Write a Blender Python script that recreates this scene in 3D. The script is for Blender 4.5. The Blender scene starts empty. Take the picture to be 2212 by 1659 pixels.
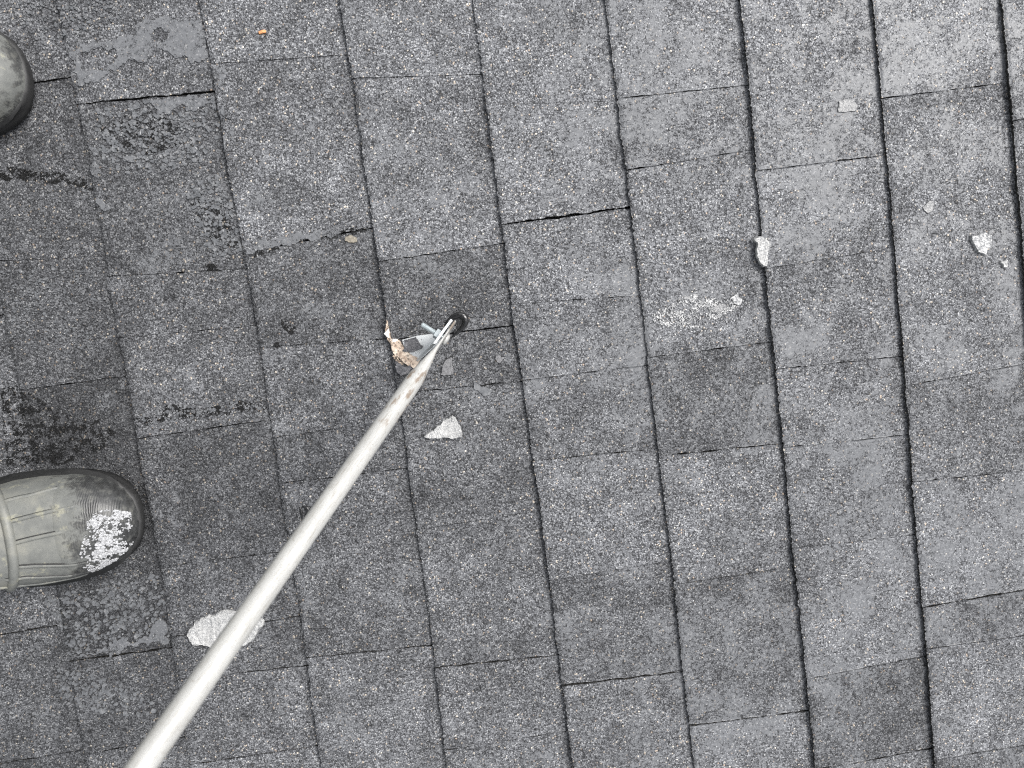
import bpy, bmesh, math, random
from mathutils import Vector, Matrix, noise as mnoise

# ------------------------------------------------------------------ camera, sky, sun, exposure
sc = bpy.context.scene
C = sc.collection
PITCH = math.radians(14.0)
# roof frame: local x = up the slope (u), local y = along the courses (v), local z = out of the roof
M = Matrix.Translation((0, 0, 3.2)) @ Matrix.Rotation(-PITCH, 4, 'Y')

cam_d = bpy.data.cameras.new('camera')
cam = bpy.data.objects.new('camera', cam_d)
C.objects.link(cam)
RC = Matrix(((0.99138132, 0.13100787, -0.00014987),
             (-0.13043691, 0.98716608, 0.09213767),
             (0.01221871, -0.09132401, 0.99574627))).to_4x4()
cam.matrix_world = M @ Matrix.Translation((0.41773, 0.0, 0.80104)) @ RC
cam_d.sensor_width = 36.0
cam_d.lens = 36.0 * 1536.0 / 2212.0
cam_d.clip_start = 0.01
cam_d.clip_end = 1500.0
cam_d.dof.use_dof = True
cam_d.dof.focus_distance = 0.80
cam_d.dof.aperture_fstop = 5.6
sc.camera = cam

world = bpy.data.worlds.new('World')
sc.world = world
world.use_nodes = True
wn, wl = world.node_tree.nodes, world.node_tree.links
wn.clear()
SUN_DIR = (M.to_3x3() @ Vector((0.60, 0.30, 0.74))).normalized()      # towards the sun
elev = math.asin(SUN_DIR.z)
sky = wn.new('ShaderNodeTexSky'); sky.sky_type = 'NISHITA'; sky.sun_disc = False
sky.sun_elevation = elev
sky.sun_rotation = math.atan2(SUN_DIR.x, SUN_DIR.y)
sky.dust_density = 4.0; sky.air_density = 1.0
hs = wn.new('ShaderNodeHueSaturation'); hs.inputs['Saturation'].default_value = 0.22
bg = wn.new('ShaderNodeBackground'); bg.inputs['Strength'].default_value = 0.11
wo = wn.new('ShaderNodeOutputWorld')
wl.new(sky.outputs[0], hs.inputs['Color']); wl.new(hs.outputs[0], bg.inputs['Color'])
wl.new(bg.outputs[0], wo.inputs['Surface'])

sun_d = bpy.data.lights.new('sun', 'SUN')
sun_d.energy = 1.5
sun_d.angle = math.radians(28.0)
sun_d.color = (1.0, 0.975, 0.94)
sun = bpy.data.objects.new('sun', sun_d)
C.objects.link(sun)
sun.matrix_world = Matrix.Translation((0, 0, 12)) @ SUN_DIR.to_track_quat('Z', 'Y').to_matrix().to_4x4()

sc.view_settings.view_transform = 'Standard'
sc.view_settings.look = 'None'
sc.view_settings.gamma = 1.0
sc.view_settings.exposure = 1.20
sc.view_settings.use_curve_mapping = False
sc.cycles.use_denoising = False
sc.cycles.filter_width = 1.15
sc.cycles.max_bounces = 4
sc.cycles.diffuse_bounces = 2
sc.cycles.glossy_bounces = 2
sc.cycles.caustics_reflective = False

rnd = random.Random(7)

# ------------------------------------------------------------------ material helpers
class NT:
    def __init__(self, name):
        self.m = bpy.data.materials.new(name); self.m.use_nodes = True
        self.t = self.m.node_tree; self.n = self.t.nodes; self.l = self.t.links
        self.n.clear()
        self.out = self.n.new('ShaderNodeOutputMaterial')
        self.b = self.n.new('ShaderNodeBsdfPrincipled')
        self.l.new(self.b.outputs[0], self.out.inputs['Surface'])
    def put(self, sock, v):
        if hasattr(v, 'is_linked') or isinstance(v, bpy.types.NodeSocket): self.l.new(v, sock)
        else: sock.default_value = v
    def pos(self):
        return self.n.new('ShaderNodeNewGeometry').outputs['Position']
    def obj(self):
        return self.n.new('ShaderNodeTexCoord').outputs['Object']
    def mapping(self, v, scale=(1, 1, 1), loc=(0, 0, 0)):
        q = self.n.new('ShaderNodeMapping'); self.l.new(v, q.inputs['Vector'])
        q.inputs['Scale'].default_value = scale; q.inputs['Location'].default_value = loc
        return q.outputs[0]
    def noise(self, v, scale, detail=3.0, rough=0.55, dist=0.0):
        q = self.n.new('ShaderNodeTexNoise'); self.l.new(v, q.inputs['Vector'])
        q.inputs['Scale'].default_value = scale; q.inputs['Detail'].default_value = detail
        q.inputs['Roughness'].default_value = rough; q.inputs['Distortion'].default_value = dist
        return q.outputs['Fac']
    def voro(self, v, scale, feature='F1', rand=1.0):
        q = self.n.new('ShaderNodeTexVoronoi'); self.l.new(v, q.inputs['Vector'])
        q.feature = feature
        q.inputs['Scale'].default_value = scale; q.inputs['Randomness'].default_value = rand
        return q
    def ramp(self, fac, stops, interp='LINEAR'):
        q = self.n.new('ShaderNodeValToRGB'); self.put(q.inputs[0], fac)
        r = q.color_ramp; r.interpolation = interp
        while len(r.elements) > 1: r.elements.remove(r.elements[-1])
        for i, (p, c) in enumerate(stops):
            e = r.elements[0] if i == 0 else r.elements.new(p)
            e.position = p
            e.color = (c, c, c, 1) if isinstance(c, (int, float)) else (c[0], c[1], c[2], 1)
        return q.outputs[0]
    def math(self, op, a, b=0.0, c=None, clamp=False):
        q = self.n.new('ShaderNodeMath'); q.operation = op; q.use_clamp = clamp
        self.put(q.inputs[0], a); self.put(q.inputs[1], b)
        if c is not None: self.put(q.inputs[2], c)
        return q.outputs[0]
    def smooth(self, x, lo, hi):
        q = self.n.new('ShaderNodeMapRange'); q.interpolation_type = 'SMOOTHSTEP'
        self.put(q.inputs['Value'], x); self.put(q.inputs['From Min'], lo); self.put(q.inputs['From Max'], hi)
        return q.outputs[0]
    def mix(self, f, a, b, mode='MIX'):
        q = self.n.new('ShaderNodeMix'); q.data_type = 'RGBA'; q.blend_type = mode
        self.put(q.inputs[0], f)
        for s, v in ((q.inputs[6], a), (q.inputs[7], b)):
            if isinstance(v, (tuple, list)): s.default_value = (v[0], v[1], v[2], 1)
            elif isinstance(v, (int, float)): s.default_value = (v, v, v, 1)
            else: self.l.new(v, s)
        return q.outputs[2]
    def bump(self, h, strength, dist):
        q = self.n.new('ShaderNodeBump'); self.l.new(h, q.inputs['Height'])
        self.put(q.inputs['Strength'], strength); q.inputs['Distance'].default_value = dist
        self.l.new(q.outputs[0], self.b.inputs['Normal'])
        return q
    def set(self, **k):
        for a, v in k.items():
            s = self.b.inputs[a.replace('_', ' ')]
            if isinstance(v, (tuple, list)): s.default_value = (v[0], v[1], v[2], 1)[:len(s.default_value)]
            else: self.put(s, v)
    def attr(self, name):
        q = self.n.new('ShaderNodeAttribute'); q.attribute_type = 'OBJECT'; q.attribute_name = name
        return q.outputs['Fac']

def granule_material(name):
    t = NT(name)
    p = t.pos()
    warp = t.n.new('ShaderNodeTexNoise'); t.l.new(p, warp.inputs['Vector'])
    warp.inputs['Scale'].default_value = 300.0; warp.inputs['Detail'].default_value = 1.0
    vm = t.n.new('ShaderNodeVectorMath'); vm.operation = 'MULTIPLY_ADD'
    t.l.new(warp.outputs['Color'], vm.inputs[0]); vm.inputs[1].default_value = (.0016, .0016, .0016)
    t.l.new(p, vm.inputs[2])
    pw = vm.outputs[0]
    v1 = t.voro(pw, 600.0)
    sep = t.n.new('ShaderNodeSeparateColor'); t.l.new(v1.outputs['Color'], sep.inputs[0])
    r1, r2 = sep.outputs[0], sep.outputs[1]
    d1 = v1.outputs['Distance']
    v2 = t.voro(pw, 1300.0)
    sep2 = t.n.new('ShaderNodeSeparateColor'); t.l.new(v2.outputs['Color'], sep2.inputs[0])
    rv = t.math('ADD', t.math('MULTIPLY', r1, .70), t.math('MULTIPLY', sep2.outputs[0], .30))
    tone = t.attr('tone')
    # granule colours: black, slate, mid grey, pale grey, a few white and tan ones
    g = t.ramp(rv, [(0.0, (.022, .022, .023)), (.18, (.040, .041, .043)), (.36, (.076, .078, .084)),
                    (.58, (.112, .115, .122)), (.76, (.165, .169, .177)), (.88, (.235, .239, .245)), (.97, (.36, .36, .356))])
    tan = t.ramp(r1, [(0.0, (.24, .19, .155)), (.5, (.34, .30, .25)), (1.0, (.46, .43, .38))])
    g = t.mix(t.smooth(r2, .980, .984), g, tan)
    blot = t.noise(p, 38.0, 3.0, .6)                       # uneven granule blend across each tab
    blot2 = t.noise(p, 9.0, 3.0, .55)
    k = t.math('MULTIPLY', tone, t.ramp(blot, [(.28, .66), (.72, 1.34)]))
    k = t.math('MULTIPLY', k, t.ramp(blot2, [(.3, .82), (.7, 1.2)]))
    kv = t.n.new('ShaderNodeVectorMath'); kv.operation = 'SCALE'
    t.l.new(g, kv.inputs[0]); t.l.new(k, kv.inputs['Scale'])
    g = kv.outputs[0]
    # bitumen in the gaps between granules, and bald spots
    gap = t.smooth(d1, .50, .78)
    g = t.mix(t.math('MULTIPLY', gap, .7), g, (.012, .012, .013))
    # meltwater film skinning over low places, milky grey
    fn = t.noise(t.mapping(p, (1, 1, 1), (3.1, 7.7, 0)), 24.0, 4.0, .62, .5)
    fn2 = t.noise(p, 6.0, 2.0, .5)
    fn3 = t.noise(p, 210.0, 3.0, .62)
    wet = t.attr('wet')
    lvl = t.math('ADD', t.math('ADD', t.math('MULTIPLY', fn, .66), t.math('MULTIPLY', fn2, .34)), wet)
    lvl = t.math('ADD', lvl, t.math('MULTIPLY', t.math('SUBTRACT', fn3, .5), .62))
    lvl = t.math('ADD', lvl, t.math('MULTIPLY', t.math('SUBTRACT', sep2.outputs[1], .5), .16))
    film = t.smooth(lvl, .53, .61)
    # granules standing through the film
    pin = t.math('MULTIPLY', t.smooth(sep2.outputs[2], .78, .82), t.smooth(lvl, .74, .60))
    film = t.math('MULTIPLY', film, t.math('SUBTRACT', 1.0, pin))
    fcol = t.ramp(fn3, [(.3, (.128, .133, .141)), (.7, (.160, .165, .173))])
    white = t.smooth(rv, .80, .90)
    fcol = t.mix(t.math('MULTIPLY', white, .6), fcol, (.30, .303, .306))
    col = t.mix(t.math('MULTIPLY', film, .85), g, fcol)
    t.l.new(col, t.b.inputs['Base Color'])
    t.set(Roughness=t.ramp(film, [(0, .55), (1, .42)]), Specular_IOR_Level=.25)
    hgt = t.math('SUBTRACT', 1.0, t.math('MULTIPLY', d1, d1))
    hgt = t.math('ADD', hgt, t.math('MULTIPLY', r2, .35))
    hgt = t.math('ADD', hgt, t.math('MULTIPLY', sep2.outputs[2], .2))
    st = t.math('MULTIPLY', t.math('SUBTRACT', 1.0, film), .85)
    t.bump(hgt, t.math('ADD', st, .05), .0011)
    return t.m

def simple(name, col, rough=.6, metal=0.0, var=.15, scale=200.0, bump=.2, bdist=.0004, spec=.5):
    t = NT(name)
    p = t.obj()
    n = t.noise(p, scale, 4.0, .6)
    lo = tuple(c * (1 - var) for c in col); hi = tuple(min(1, c * (1 + var)) for c in col)
    t.l.new(t.ramp(n, [(.25, lo), (.75, hi)]), t.b.inputs['Base Color'])
    t.set(Roughness=rough, Metallic=metal, Specular_IOR_Level=spec)
    if bump: t.bump(n, bump, bdist)
    return t.m

MAT = {}
MAT['shingle'] = granule_material('granule_shingle')
# bitumen edge of a shingle: black with thin lamination lines
t = NT('bitumen_edge'); p = t.pos()
n1 = t.noise(p, 420.0, 4.0, .65)
t.l.new(t.ramp(n1, [(.35, (.010, .010, .010)), (.52, (.03, .029, .028)), (.64, (.09, .087, .08)), (.74, (.17, .165, .155))]), t.b.inputs['Base Color'])
t.set(Roughness=.55); t.bump(n1, .8, .001); MAT['edge'] = t.m
# roof deck sheet beyond the single tabs
MAT['deck'] = MAT['shingle']
MAT['ground'] = simple('lawn', (.05, .07, .03), .9, 0, .4, 3.0, 0)

# ------------------------------------------------------------------ object helpers
def link(name, me, mat, parent=None, loc=None, smooth=False):
    o = bpy.data.objects.new(name, me)
    C.objects.link(o)
    for mm in (mat if isinstance(mat, (list, tuple)) else [mat]):
        me.materials.append(mm)
    if smooth:
        for f in me.polygons: f.use_smooth = True
    if parent is not None:
        o.parent = parent
        if loc is not None: o.location = loc
    else:
        o.matrix_world = M @ Matrix.Translation(loc or (0, 0, 0))
    return o
def mesh_from(bm, name='mesh'):
    bmesh.ops.recalc_face_normals(bm, faces=bm.faces)
    me = bpy.data.meshes.new(name); bm.to_mesh(me); bm.free(); return me
def tag(o, label, cat, group=None):
    o['label'] = label; o['category'] = cat
    if group: o['group'] = group
    return o
def empty(name, loc, rot=None):
    o = bpy.data.objects.new(name, None); o.empty_display_size = .02
    C.objects.link(o)
    o.matrix_world = M @ Matrix.Translation(loc) @ (rot or Matrix())
    return o
def fbm(x, y, s, seed=0.0):
    return mnoise.fractal(Vector((x * s, y * s, seed)), 1.0, 2.0, 3)

# ------------------------------------------------------------------ ground far below
bm = bmesh.new()
for x, y in ((-400, -400), (400, -400), (400, 400), (-400, 400)): bm.verts.new((x, y, 0))
bm.faces.new(bm.verts)
g = bpy.data.objects.new('ground', mesh_from(bm)); C.objects.link(g)
g.data.materials.append(MAT['ground']); g['kind'] = 'structure'

# ------------------------------------------------------------------ the roof and its shingles
bm = bmesh.new()
bmesh.ops.create_cube(bm, size=1.0, matrix=Matrix.Translation((.5, 0, -.045)) @ Matrix.Diagonal((7.0, 9.0, .06, 1)))
roof = link('roof', mesh_from(bm), MAT['deck'])
roof['kind'] = 'structure'; roof['tone'] = 0.9; roof['wet'] = 0.0

# lower (butt) edge of each course, in metres up the slope, measured at several places along it
LINE = {
 -1: [(-.45, -.135), (-.33, -.1315), (-.084, -.1272), (.014, -.128)],
 0: [(-.466, -.0165), (-.278, -.0096), (-.201, -.0067), (-.135, -.0083), (-.055, -.0071), (.019, -.0069), (.092, -.0091), (.152, -.0057), (.252, -.0050), (.317, -.0081)],
 1: [(-.464, .137), (-.361, .1395), (-.293, .1421), (-.172, .1411), (-.113, .1443), (-.049, .1441), (.03, .1465), (.112, .1446), (.194, .1428), (.258, .1424), (.312, .1425), (.38, .1415)],
 2: [(-.508, .2826), (-.358, .2872), (-.258, .288), (-.175, .288), (-.111, .2905), (.016, .2896), (.083, .2902), (.149, .2897), (.274, .2906), (.361, .2889)],
 3: [(-.534, .4302), (-.395, .4299), (-.277, .4312), (-.195, .4309), (-.076, .4303), (-.007, .4287), (.101, .43), (.236, .4301), (.343, .4305)],
 4: [(-.554, .5726), (-.432, .5721), (-.291, .574), (-.192, .5732), (-.079, .5726), (.046, .5738), (.143, .5721), (.228, .5718), (.326, .5708)],
 5: [(-.574, .7157), (-.452, .7149), (-.315, .714), (-.195, .7148), (-.092, .714), (.012, .7138), (.11, .7141), (.214, .7158), (.307, .7141)],
 6: [(-.594, .8572), (-.466, .8587), (-.363, .858), (-.252, .8575), (-.128, .8595), (-.033, .8592), (.065, .8594), (.181, .8587), (.29, .8566)],
 7: [(-.5, 1.003), (-.025, 1.0017), (.062, 1.0011), (.163, .9985), (.272, .9956)],
}
def line_u(k, v):
    if k not in LINE:
        return (-.131 + .1425 * (k + 1) if k < -1 else 1.0 + .1425 * (k - 7)) + .0012 * math.sin(v * 9 + k)
    L = LINE[k]
    if v <= L[0][0]: return L[0][1]
    if v >= L[-1][0]: return L[-1][1]
    for (a, x), (b, y) in zip(L, L[1:]):
        if a <= v <= b:
            f = (v - a) / (b - a); return x + (y - x) * f
# joints of each course: (v at the butt, v at the upper end, gap in mm), from top to bottom; tones of the tabs between them
JOINT = {
 -1: ([(.314, .319, 2.0), (.135, .125, 1.0), (-.008, -.008, 1.2), (-.325, -.328, 2.0), (-.439, -.436, 1.6)], [.95, .68, .60, .40, .66, .80]),  # photographer's shade put into these dark tab tones, deepest between the boots
 0: ([(.288, .283, 2.2), (.103, .091, 1.2), (.035, .028, .8), (-.079, -.078, 1.2), (-.228, -.232, 1.4), (-.313, -.309, 1.4), (-.364, -.370, 1.6)], [.92, .70, .76, .86, .62, .74, .72, .86]),
 1: ([(.311, .303, .8), (.110, .119, 2.2), (.004, -.006, 1.2), (-.098, -.097, 1.0), (-.151, -.154, 1.4), (-.358, -.366, 1.6)], [1.08, 1.0, .74, 1.0, .70, .78, .98]),
 2: ([(.277, .264, .6), (.080, .083, 1.4), (-.007, -.009, 1.8), (-.067, -.073, 1.4), (-.225, -.223, .8), (-.390, -.398, 1.8)], [1.15, 1.12, .72, .66, .84, .84, .98]),
 3: ([(.232, .217, .6), (.102, .104, 2.6), (.015, .005, .8), (-.071, -.073, 1.2), (-.163, -.170, 1.2), (-.304, -.302, 1.0), (-.432, -.438, 2.0)], [1.18, 1.15, 1.05, .98, .92, 1.10, .76, .95]),
 4: ([(.220, .217, 1.4), (.143, .149, 1.4), (-.064, -.065, 1.2), (-.177, -.183, 1.8), (-.329, -.328, .5), (-.502, -.506, 2.2)], [1.2, 1.02, 1.08, .74, 1.06, .80, 1.08]),
 5: ([(.017, .022, .8), (-.096, -.101, 1.2), (-.186, -.192, 1.0), (-.304, -.310, 1.2), (-.463, -.457, .6), (-.577, -.573, 2.2)], [1.2, 1.02, 1.06, .96, 1.14, .70, 1.0]),
 6: ([(.183, .184, 1.4), (-.134, -.127, .8), (-.245, -.252, 1.4), (-.395, -.392, 2.0), (-.446, -.449, 1.4)], [1.22, 1.12, .90, 1.12, .84, 1.15]),
}
VTOP, VBOT = .85, -1.05
H_BUTT = .0050
tabs = {}
for k in range(-4, 10):
    if k in JOINT: js, tones = JOINT[k]; js, tones = list(js), list(tones)
    else:
        js, v = [], .40 + rnd.uniform(-.1, .1); tones = [1.0]
        while v > -.62:
            js.append((v, v + rnd.uniform(-.004, .004), rnd.choice((.6, 1.0, 1.6, 2.0))))
            tones.append(rnd.choice((.75, .9, 1.0, 1.1, 1.15)) * (1 if k > 0 else .8)); v -= rnd.uniform(.07, .19)
    v = js[0][0] + rnd.uniform(.1, .18)                      # carry the course on beyond the picture
    while v < VTOP - .08:
        js.insert(0, (v, v, 1.2)); tones.insert(0, rnd.choice((.8, 1.0, 1.15))); v += rnd.uniform(.08, .2)
    v = js[-1][0] - rnd.uniform(.1, .18)
    while v > VBOT + .08:
        js.append((v, v, 1.2)); tones.append(rnd.choice((.75, .95, 1.1))); v -= rnd.uniform(.08, .2)
    bounds = [(VTOP, VTOP, 0)] + js + [(VBOT, VBOT, 0)]
    tabs[k] = []
    for i in range(len(bounds) - 1):
        raise_mm = (0.0, .75)[(i + k) % 2] + rnd.uniform(-.2, .2)
        tabs[k].append(dict(top=bounds[i], bot=bounds[i + 1], tone=tones[i], rise=raise_mm * .001, cup=rnd.uniform(-.0006, .0012)))

def tab_z(k, tb, u, v):
    u0, u1 = line_u(k, v), line_u(k + 1, v)
    f = (u - u0) / (u1 - u0)
    z = H_BUTT * (1 - f) * (1 + (.22 if u0 > .3 else .34) * fbm(k * 3.1, v, 7.0, 2.0)) + .0012 + tb['rise'] * max(0.0, 1 - .55 * f) + tb['cup'] * (1 - f) ** 3
    return z + (.00035 if k > 1 else .0006) * fbm(u, v, 22.0 if k > 1 else 40.0, k * 1.7)
def find_tab(u, v):
    for k in sorted(tabs):
        if line_u(k, v) <= u < line_u(k + 1, v):
            for tb in tabs[k]:
                if tb['bot'][0] <= v <= tb['top'][0]: return k, tb
    return None
def surf(u, v):
    r = find_tab(u, v)
    return tab_z(r[0], r[1], u, v) if r else 0.0

def gw(g_): return .00010 + .00052 * max(0.0, g_ - 1.0)      # half the open joint
def make_tab(k, tb):
    (ta, tbv, tg), (ba, bb, bg_) = tb['top'], tb['bot']
    seen = -2 <= k <= 7 and ta > -.66 and ba < .45
    nv = max(6, int((ta - ba) / (.0017 if seen else .006))); nu = 44 if seen else 12
    bm = bmesh.new(); G = []
    sd = rnd.uniform(0, 50)
    for i in range(nu + 1):
        # rows: two close to the butt edge for its rounded lip, then even
        s = (0.0, .006, .03)[i] if i < 3 else .03 + (i - 2) / (nu - 2) * .97
        row = []
        for j in range(nv + 1):
            q = j / nv
            vt = ta + (tbv - ta) * s - gw(tg); vb = ba + (bb - ba) * s + gw(bg_)
            v = vb + (vt - vb) * q
            edge = 1.0 if j in (0, nv) else 0.0
            if edge:
                wide = .4 + .35 * (tg if j == nv else bg_)
                v += wide * (.0010 * fbm(s * .15, j * .1, 60.0, sd) + .0007 * fbm(s * .15, j * .1, 330.0, sd + 3))
            u0, u1 = line_u(k, v), line_u(k + 1, v) + .014
            u = u0 + (u1 - u0) * s
            if i < 3:
                wob = .0010 * fbm(.3, v, 45.0, sd + 9) + .0017 * fbm(.3, v, 420.0, sd + 5)
                u += wob * (1 - i * .3)
            z = tab_z(k, tb, u, v)
            if i == 0: z -= .0009
            if edge: z -= .0003
            row.append(bm.verts.new((u, v, z)))
        G.append(row)
    for i in range(nu):
        for j in range(nv):
            bm.faces.new((G[i][j], G[i + 1][j], G[i + 1][j + 1], G[i][j + 1]))
    # sides: the butt face in two laminations, the joint faces straight down
    def skirt(loop, steps):
        prev = loop
        for (off, inset) in steps:
            nxt = [bm.verts.new((w.co.x + inset, w.co.y, w.co.z - off)) for w in loop]
            for a in range(len(loop) - 1):
                f = bm.faces.new((prev[a], prev[a + 1], nxt[a + 1], nxt[a])); f.material_index = 1
            prev = nxt
    skirt(list(reversed(G[0])), ((.0026, .0002), (.0027, .0016), (.0034, .0014), (.0095, .0016)))
    skirt([r[0] for r in G], ((.007, 0),)); skirt(list(reversed([r[-1] for r in G])), ((.007, 0),))
    ctr = Vector(((line_u(k, ba) + .07), (ta + ba) / 2, 0.0))
    for w in bm.verts: w.co -= ctr
    me = bpy.data.meshes.new('shingle'); bm.normal_update(); bm.to_mesh(me); bm.free()
    o = link('shingle', me, [MAT['shingle'], MAT['edge']], roof, ctr, smooth=True)
    for f in me.polygons:
        if f.material_index == 1: f.use_smooth = False
    uc = ctr.x
    o['tone'] = float(tb['tone']) * 1.27
    o['wet'] = float(max(-.10, min(.035, -.075 + .13 * (uc / .9))) + (.03 if ctr.y > .05 and uc > .25 else 0) + rnd.uniform(-.012, .012))
    return o
for k in tabs:
    for tb in tabs[k]: make_tab(k, tb)

# ------------------------------------------------------------------ irregular flat pieces lying on the roof
def rough_outline(pts, amp, levels=3, seed=0):
    r = random.Random(seed); P = [Vector(p) for p in pts]
    for l in range(levels):
        Q = []
        for a, b in zip(P, P[1:] + P[:1]):
            d = b - a; m = (a + b) / 2 + Vector((-d.y, d.x)) * r.uniform(-amp, amp)
            Q += [a, m]
        P = Q
    return P
def mm(pts): return [(x / 1000.0, y / 1000.0) for x, y in pts]
def slab(name, pts_mm, thick, mat, amp=.16, levels=3, seed=1, holes=(), base=.0002, dome=.0, bev=.35, parent=None, surf_fn=surf, pits=0, curl=0.0, curl_dir=(1, 0)):
    """A thin irregular piece with a rounded rim that follows the surface it lies on."""
    outer = rough_outline(mm(pts_mm), amp, levels, seed)
    cx = sum(p.x for p in outer) / len(outer); cy = sum(p.y for p in outer) / len(outer)
    cz = surf_fn(cx, cy)
    loops = [outer] + [rough_outline(mm(h), amp, levels, seed + 5 + i) for i, h in enumerate(holes)]
    r = random.Random(seed + 77)
    bm = bmesh.new(); alledges = []
    mind = min((p - Vector((cx, cy))).length for p in outer)
    for li, lp in enumerate(loops):
        area = sum(a.x * b.y - b.x * a.y for a, b in zip(lp, lp[1:] + lp[:1]))
        sgn = (1 if area > 0 else -1) * (1 if li == 0 else -1)
        rings = []
        n = len(lp)
        for off, hh in ((0, 0), (thick * .25, .65), (thick * .9, 1.0)):
            ring = []
            for i, q in enumerate(lp):
                tdir = lp[(i + 1) % n] - lp[i - 1]
                nrm = Vector((-tdir.y, tdir.x)).normalized() * sgn if tdir.length > 1e-9 else Vector((0, 0))
                w = q + nrm * off * bev
                ring.append(bm.verts.new((w.x, w.y, surf_fn(w.x, w.y) + base + thick * hh - (.0006 if hh == 0 else 0))))
            rings.append(ring)
        for a, b in zip(rings, rings[1:]):
            for i in range(n): bm.faces.new((a[i], a[(i + 1) % n], b[(i + 1) % n], b[i]))
        alledges += [bm.edges.get((rings[-1][i], rings[-1][(i + 1) % n])) for i in range(n)]
    res = bmesh.ops.triangle_fill(bm, use_beauty=True, edges=[e for e in alledges if e])
    faces = [f for f in res['geom'] if isinstance(f, bmesh.types.BMFace)]
    inner = list({e for f in faces for e in f.edges if all(g_ in faces for g_ in e.link_faces)})
    if dome or pits:
        for _ in range(2):
            sub = bmesh.ops.subdivide_edges(bm, edges=[e for e in {e for f in faces for e in f.edges} if len(e.link_faces) == 2 and all(q in faces for q in e.link_faces)], cuts=1)
            faces = [f for f in bm.faces if f.normal.z > .9 or all(v.co.z > surf_fn(v.co.x, v.co.y) + base + thick * .8 for v in f.verts)]
        rimset = {v for ring_ in [rings[-1]] for v in ring_}
        for v in bm.verts:
            if v in rimset: continue
            s = surf_fn(v.co.x, v.co.y)
            if v.co.z > s + base + thick * .8:
                v.co.z = s + base + thick * (1 + dome * (.5 + .5 * fbm(v.co.x, v.co.y, 260, seed)))
    if curl:
        cd = Vector(curl_dir).normalized(); R_ = max((q - Vector((cx, cy))).length for q in outer)
        for v in bm.verts:
            q = (Vector((v.co.x - cx, v.co.y - cy)).dot(cd)) / R_
            v.co.z += curl * max(0.0, q) ** 1.5 + .25 * curl * max(0.0, -q) ** 2
    bm.normal_update()
    c = Vector((cx, cy, cz))
    for v in bm.verts: v.co -= c
    me = mesh_from(bm, name)
    return link(name, me, mat, parent, c)
def speckle(name, pts_mm, n, rmin, rmax, mat, seed=1, thick=.0003, base=.0004, surf_fn=surf, clump=0.0):
    """Many tiny flat crumbs strewn within an outline: one mesh."""
    r = random.Random(seed); P = [Vector(p) for p in mm(pts_mm)]
    x0, x1 = min(p.x for p in P), max(p.x for p in P); y0, y1 = min(p.y for p in P), max(p.y for p in P)
    def inside(x, y):
        c = False
        for a, b in zip(P, P[1:] + P[:1]):
            if (a.y > y) != (b.y > y) and x < (b.x - a.x) * (y - a.y) / (b.y - a.y) + a.x: c = not c
        return c
    bm = bmesh.new(); k = tries = 0
    cx, cy = (x0 + x1) / 2, (y0 + y1) / 2; cz = surf_fn(cx, cy)
    while k < n and tries < n * 60:
        tries += 1
        x, y = r.uniform(x0, x1), r.uniform(y0, y1)
        if not inside(x, y): continue
        if clump and fbm(x, y, 110, seed) + .5 * fbm(x, y, 420, seed + 3) < clump - .55 * r.random() ** 2: continue
        rad = r.uniform(rmin, rmax); m = r.randint(5, 8); st = r.uniform(.6, 1.0); ang = r.uniform(0, 6.28)
        z = surf_fn(x, y) + base
        top, low = [], []
        for i in range(m):
            a = i / m * 6.283 + r.uniform(-.25, .25); q = rad * r.uniform(.65, 1.15)
            dx, dy = q * math.cos(a), q * st * math.sin(a)
            dx, dy = dx * math.cos(ang) - dy * math.sin(ang), dx * math.sin(ang) + dy * math.cos(ang)
            low.append(bm.verts.new((x + dx - cx, y + dy - cy, z - cz - .0006)))
            top.append(bm.verts.new((x + dx * .8 - cx, y + dy * .8 - cy, z - cz + thick * r.uniform(.6, 1.4))))
        bm.faces.new(top)
        for i in range(m): bm.faces.new((low[i], low[(i + 1) % m], top[(i + 1) % m], top[i]))
        k += 1
    me = mesh_from(bm, name)
    return link(name, me, mat, None, (cx, cy, cz))

# materials of the loose pieces
t = NT('crusty_ice'); p = t.pos()
v = t.voro(p, 620.0); n = t.noise(p, 240.0, 4.0, .65); n2 = t.noise(p, 75.0, 3.0, .6)
pit = t.smooth(t.math('ADD', v.outputs['Distance'], t.math('MULTIPLY', n2, .55)), .80, 1.02)
c = t.ramp(n, [(.3, (.30, .30, .296)), (.6, (.46, .46, .452))])
c = t.mix(t.math('MULTIPLY', pit, .75), c, (.22, .225, .23))
t.l.new(c, t.b.inputs['Base Color'])
t.set(Roughness=.45, Subsurface_Weight=.15, Subsurface_Radius=(.002, .002, .002)); t.b.inputs['Subsurface Scale'].default_value = .5
t.bump(t.math('SUBTRACT', n, t.math('MULTIPLY', v.outputs['Distance'], .6)), .7, .0008); MAT['ice'] = t.m

t = NT('grainy_frost'); p = t.pos()
v = t.voro(p, 480.0); s3 = t.n.new('ShaderNodeSeparateColor'); t.l.new(v.outputs['Color'], s3.inputs[0])
n = t.noise(p, 110.0, 4.0, .65)
c = t.ramp(t.math('ADD', t.math('MULTIPLY', s3.outputs[0], .5), t.math('MULTIPLY', n, .6)), [(.25, (.15, .155, .16)), (.5, (.26, .265, .27)), (.76, (.46, .46, .455))])
t.l.new(c, t.b.inputs['Base Color']); t.set(Roughness=.4); t.bump(v.outputs['Distance'], .6, .0007); MAT['frost'] = t.m

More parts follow.
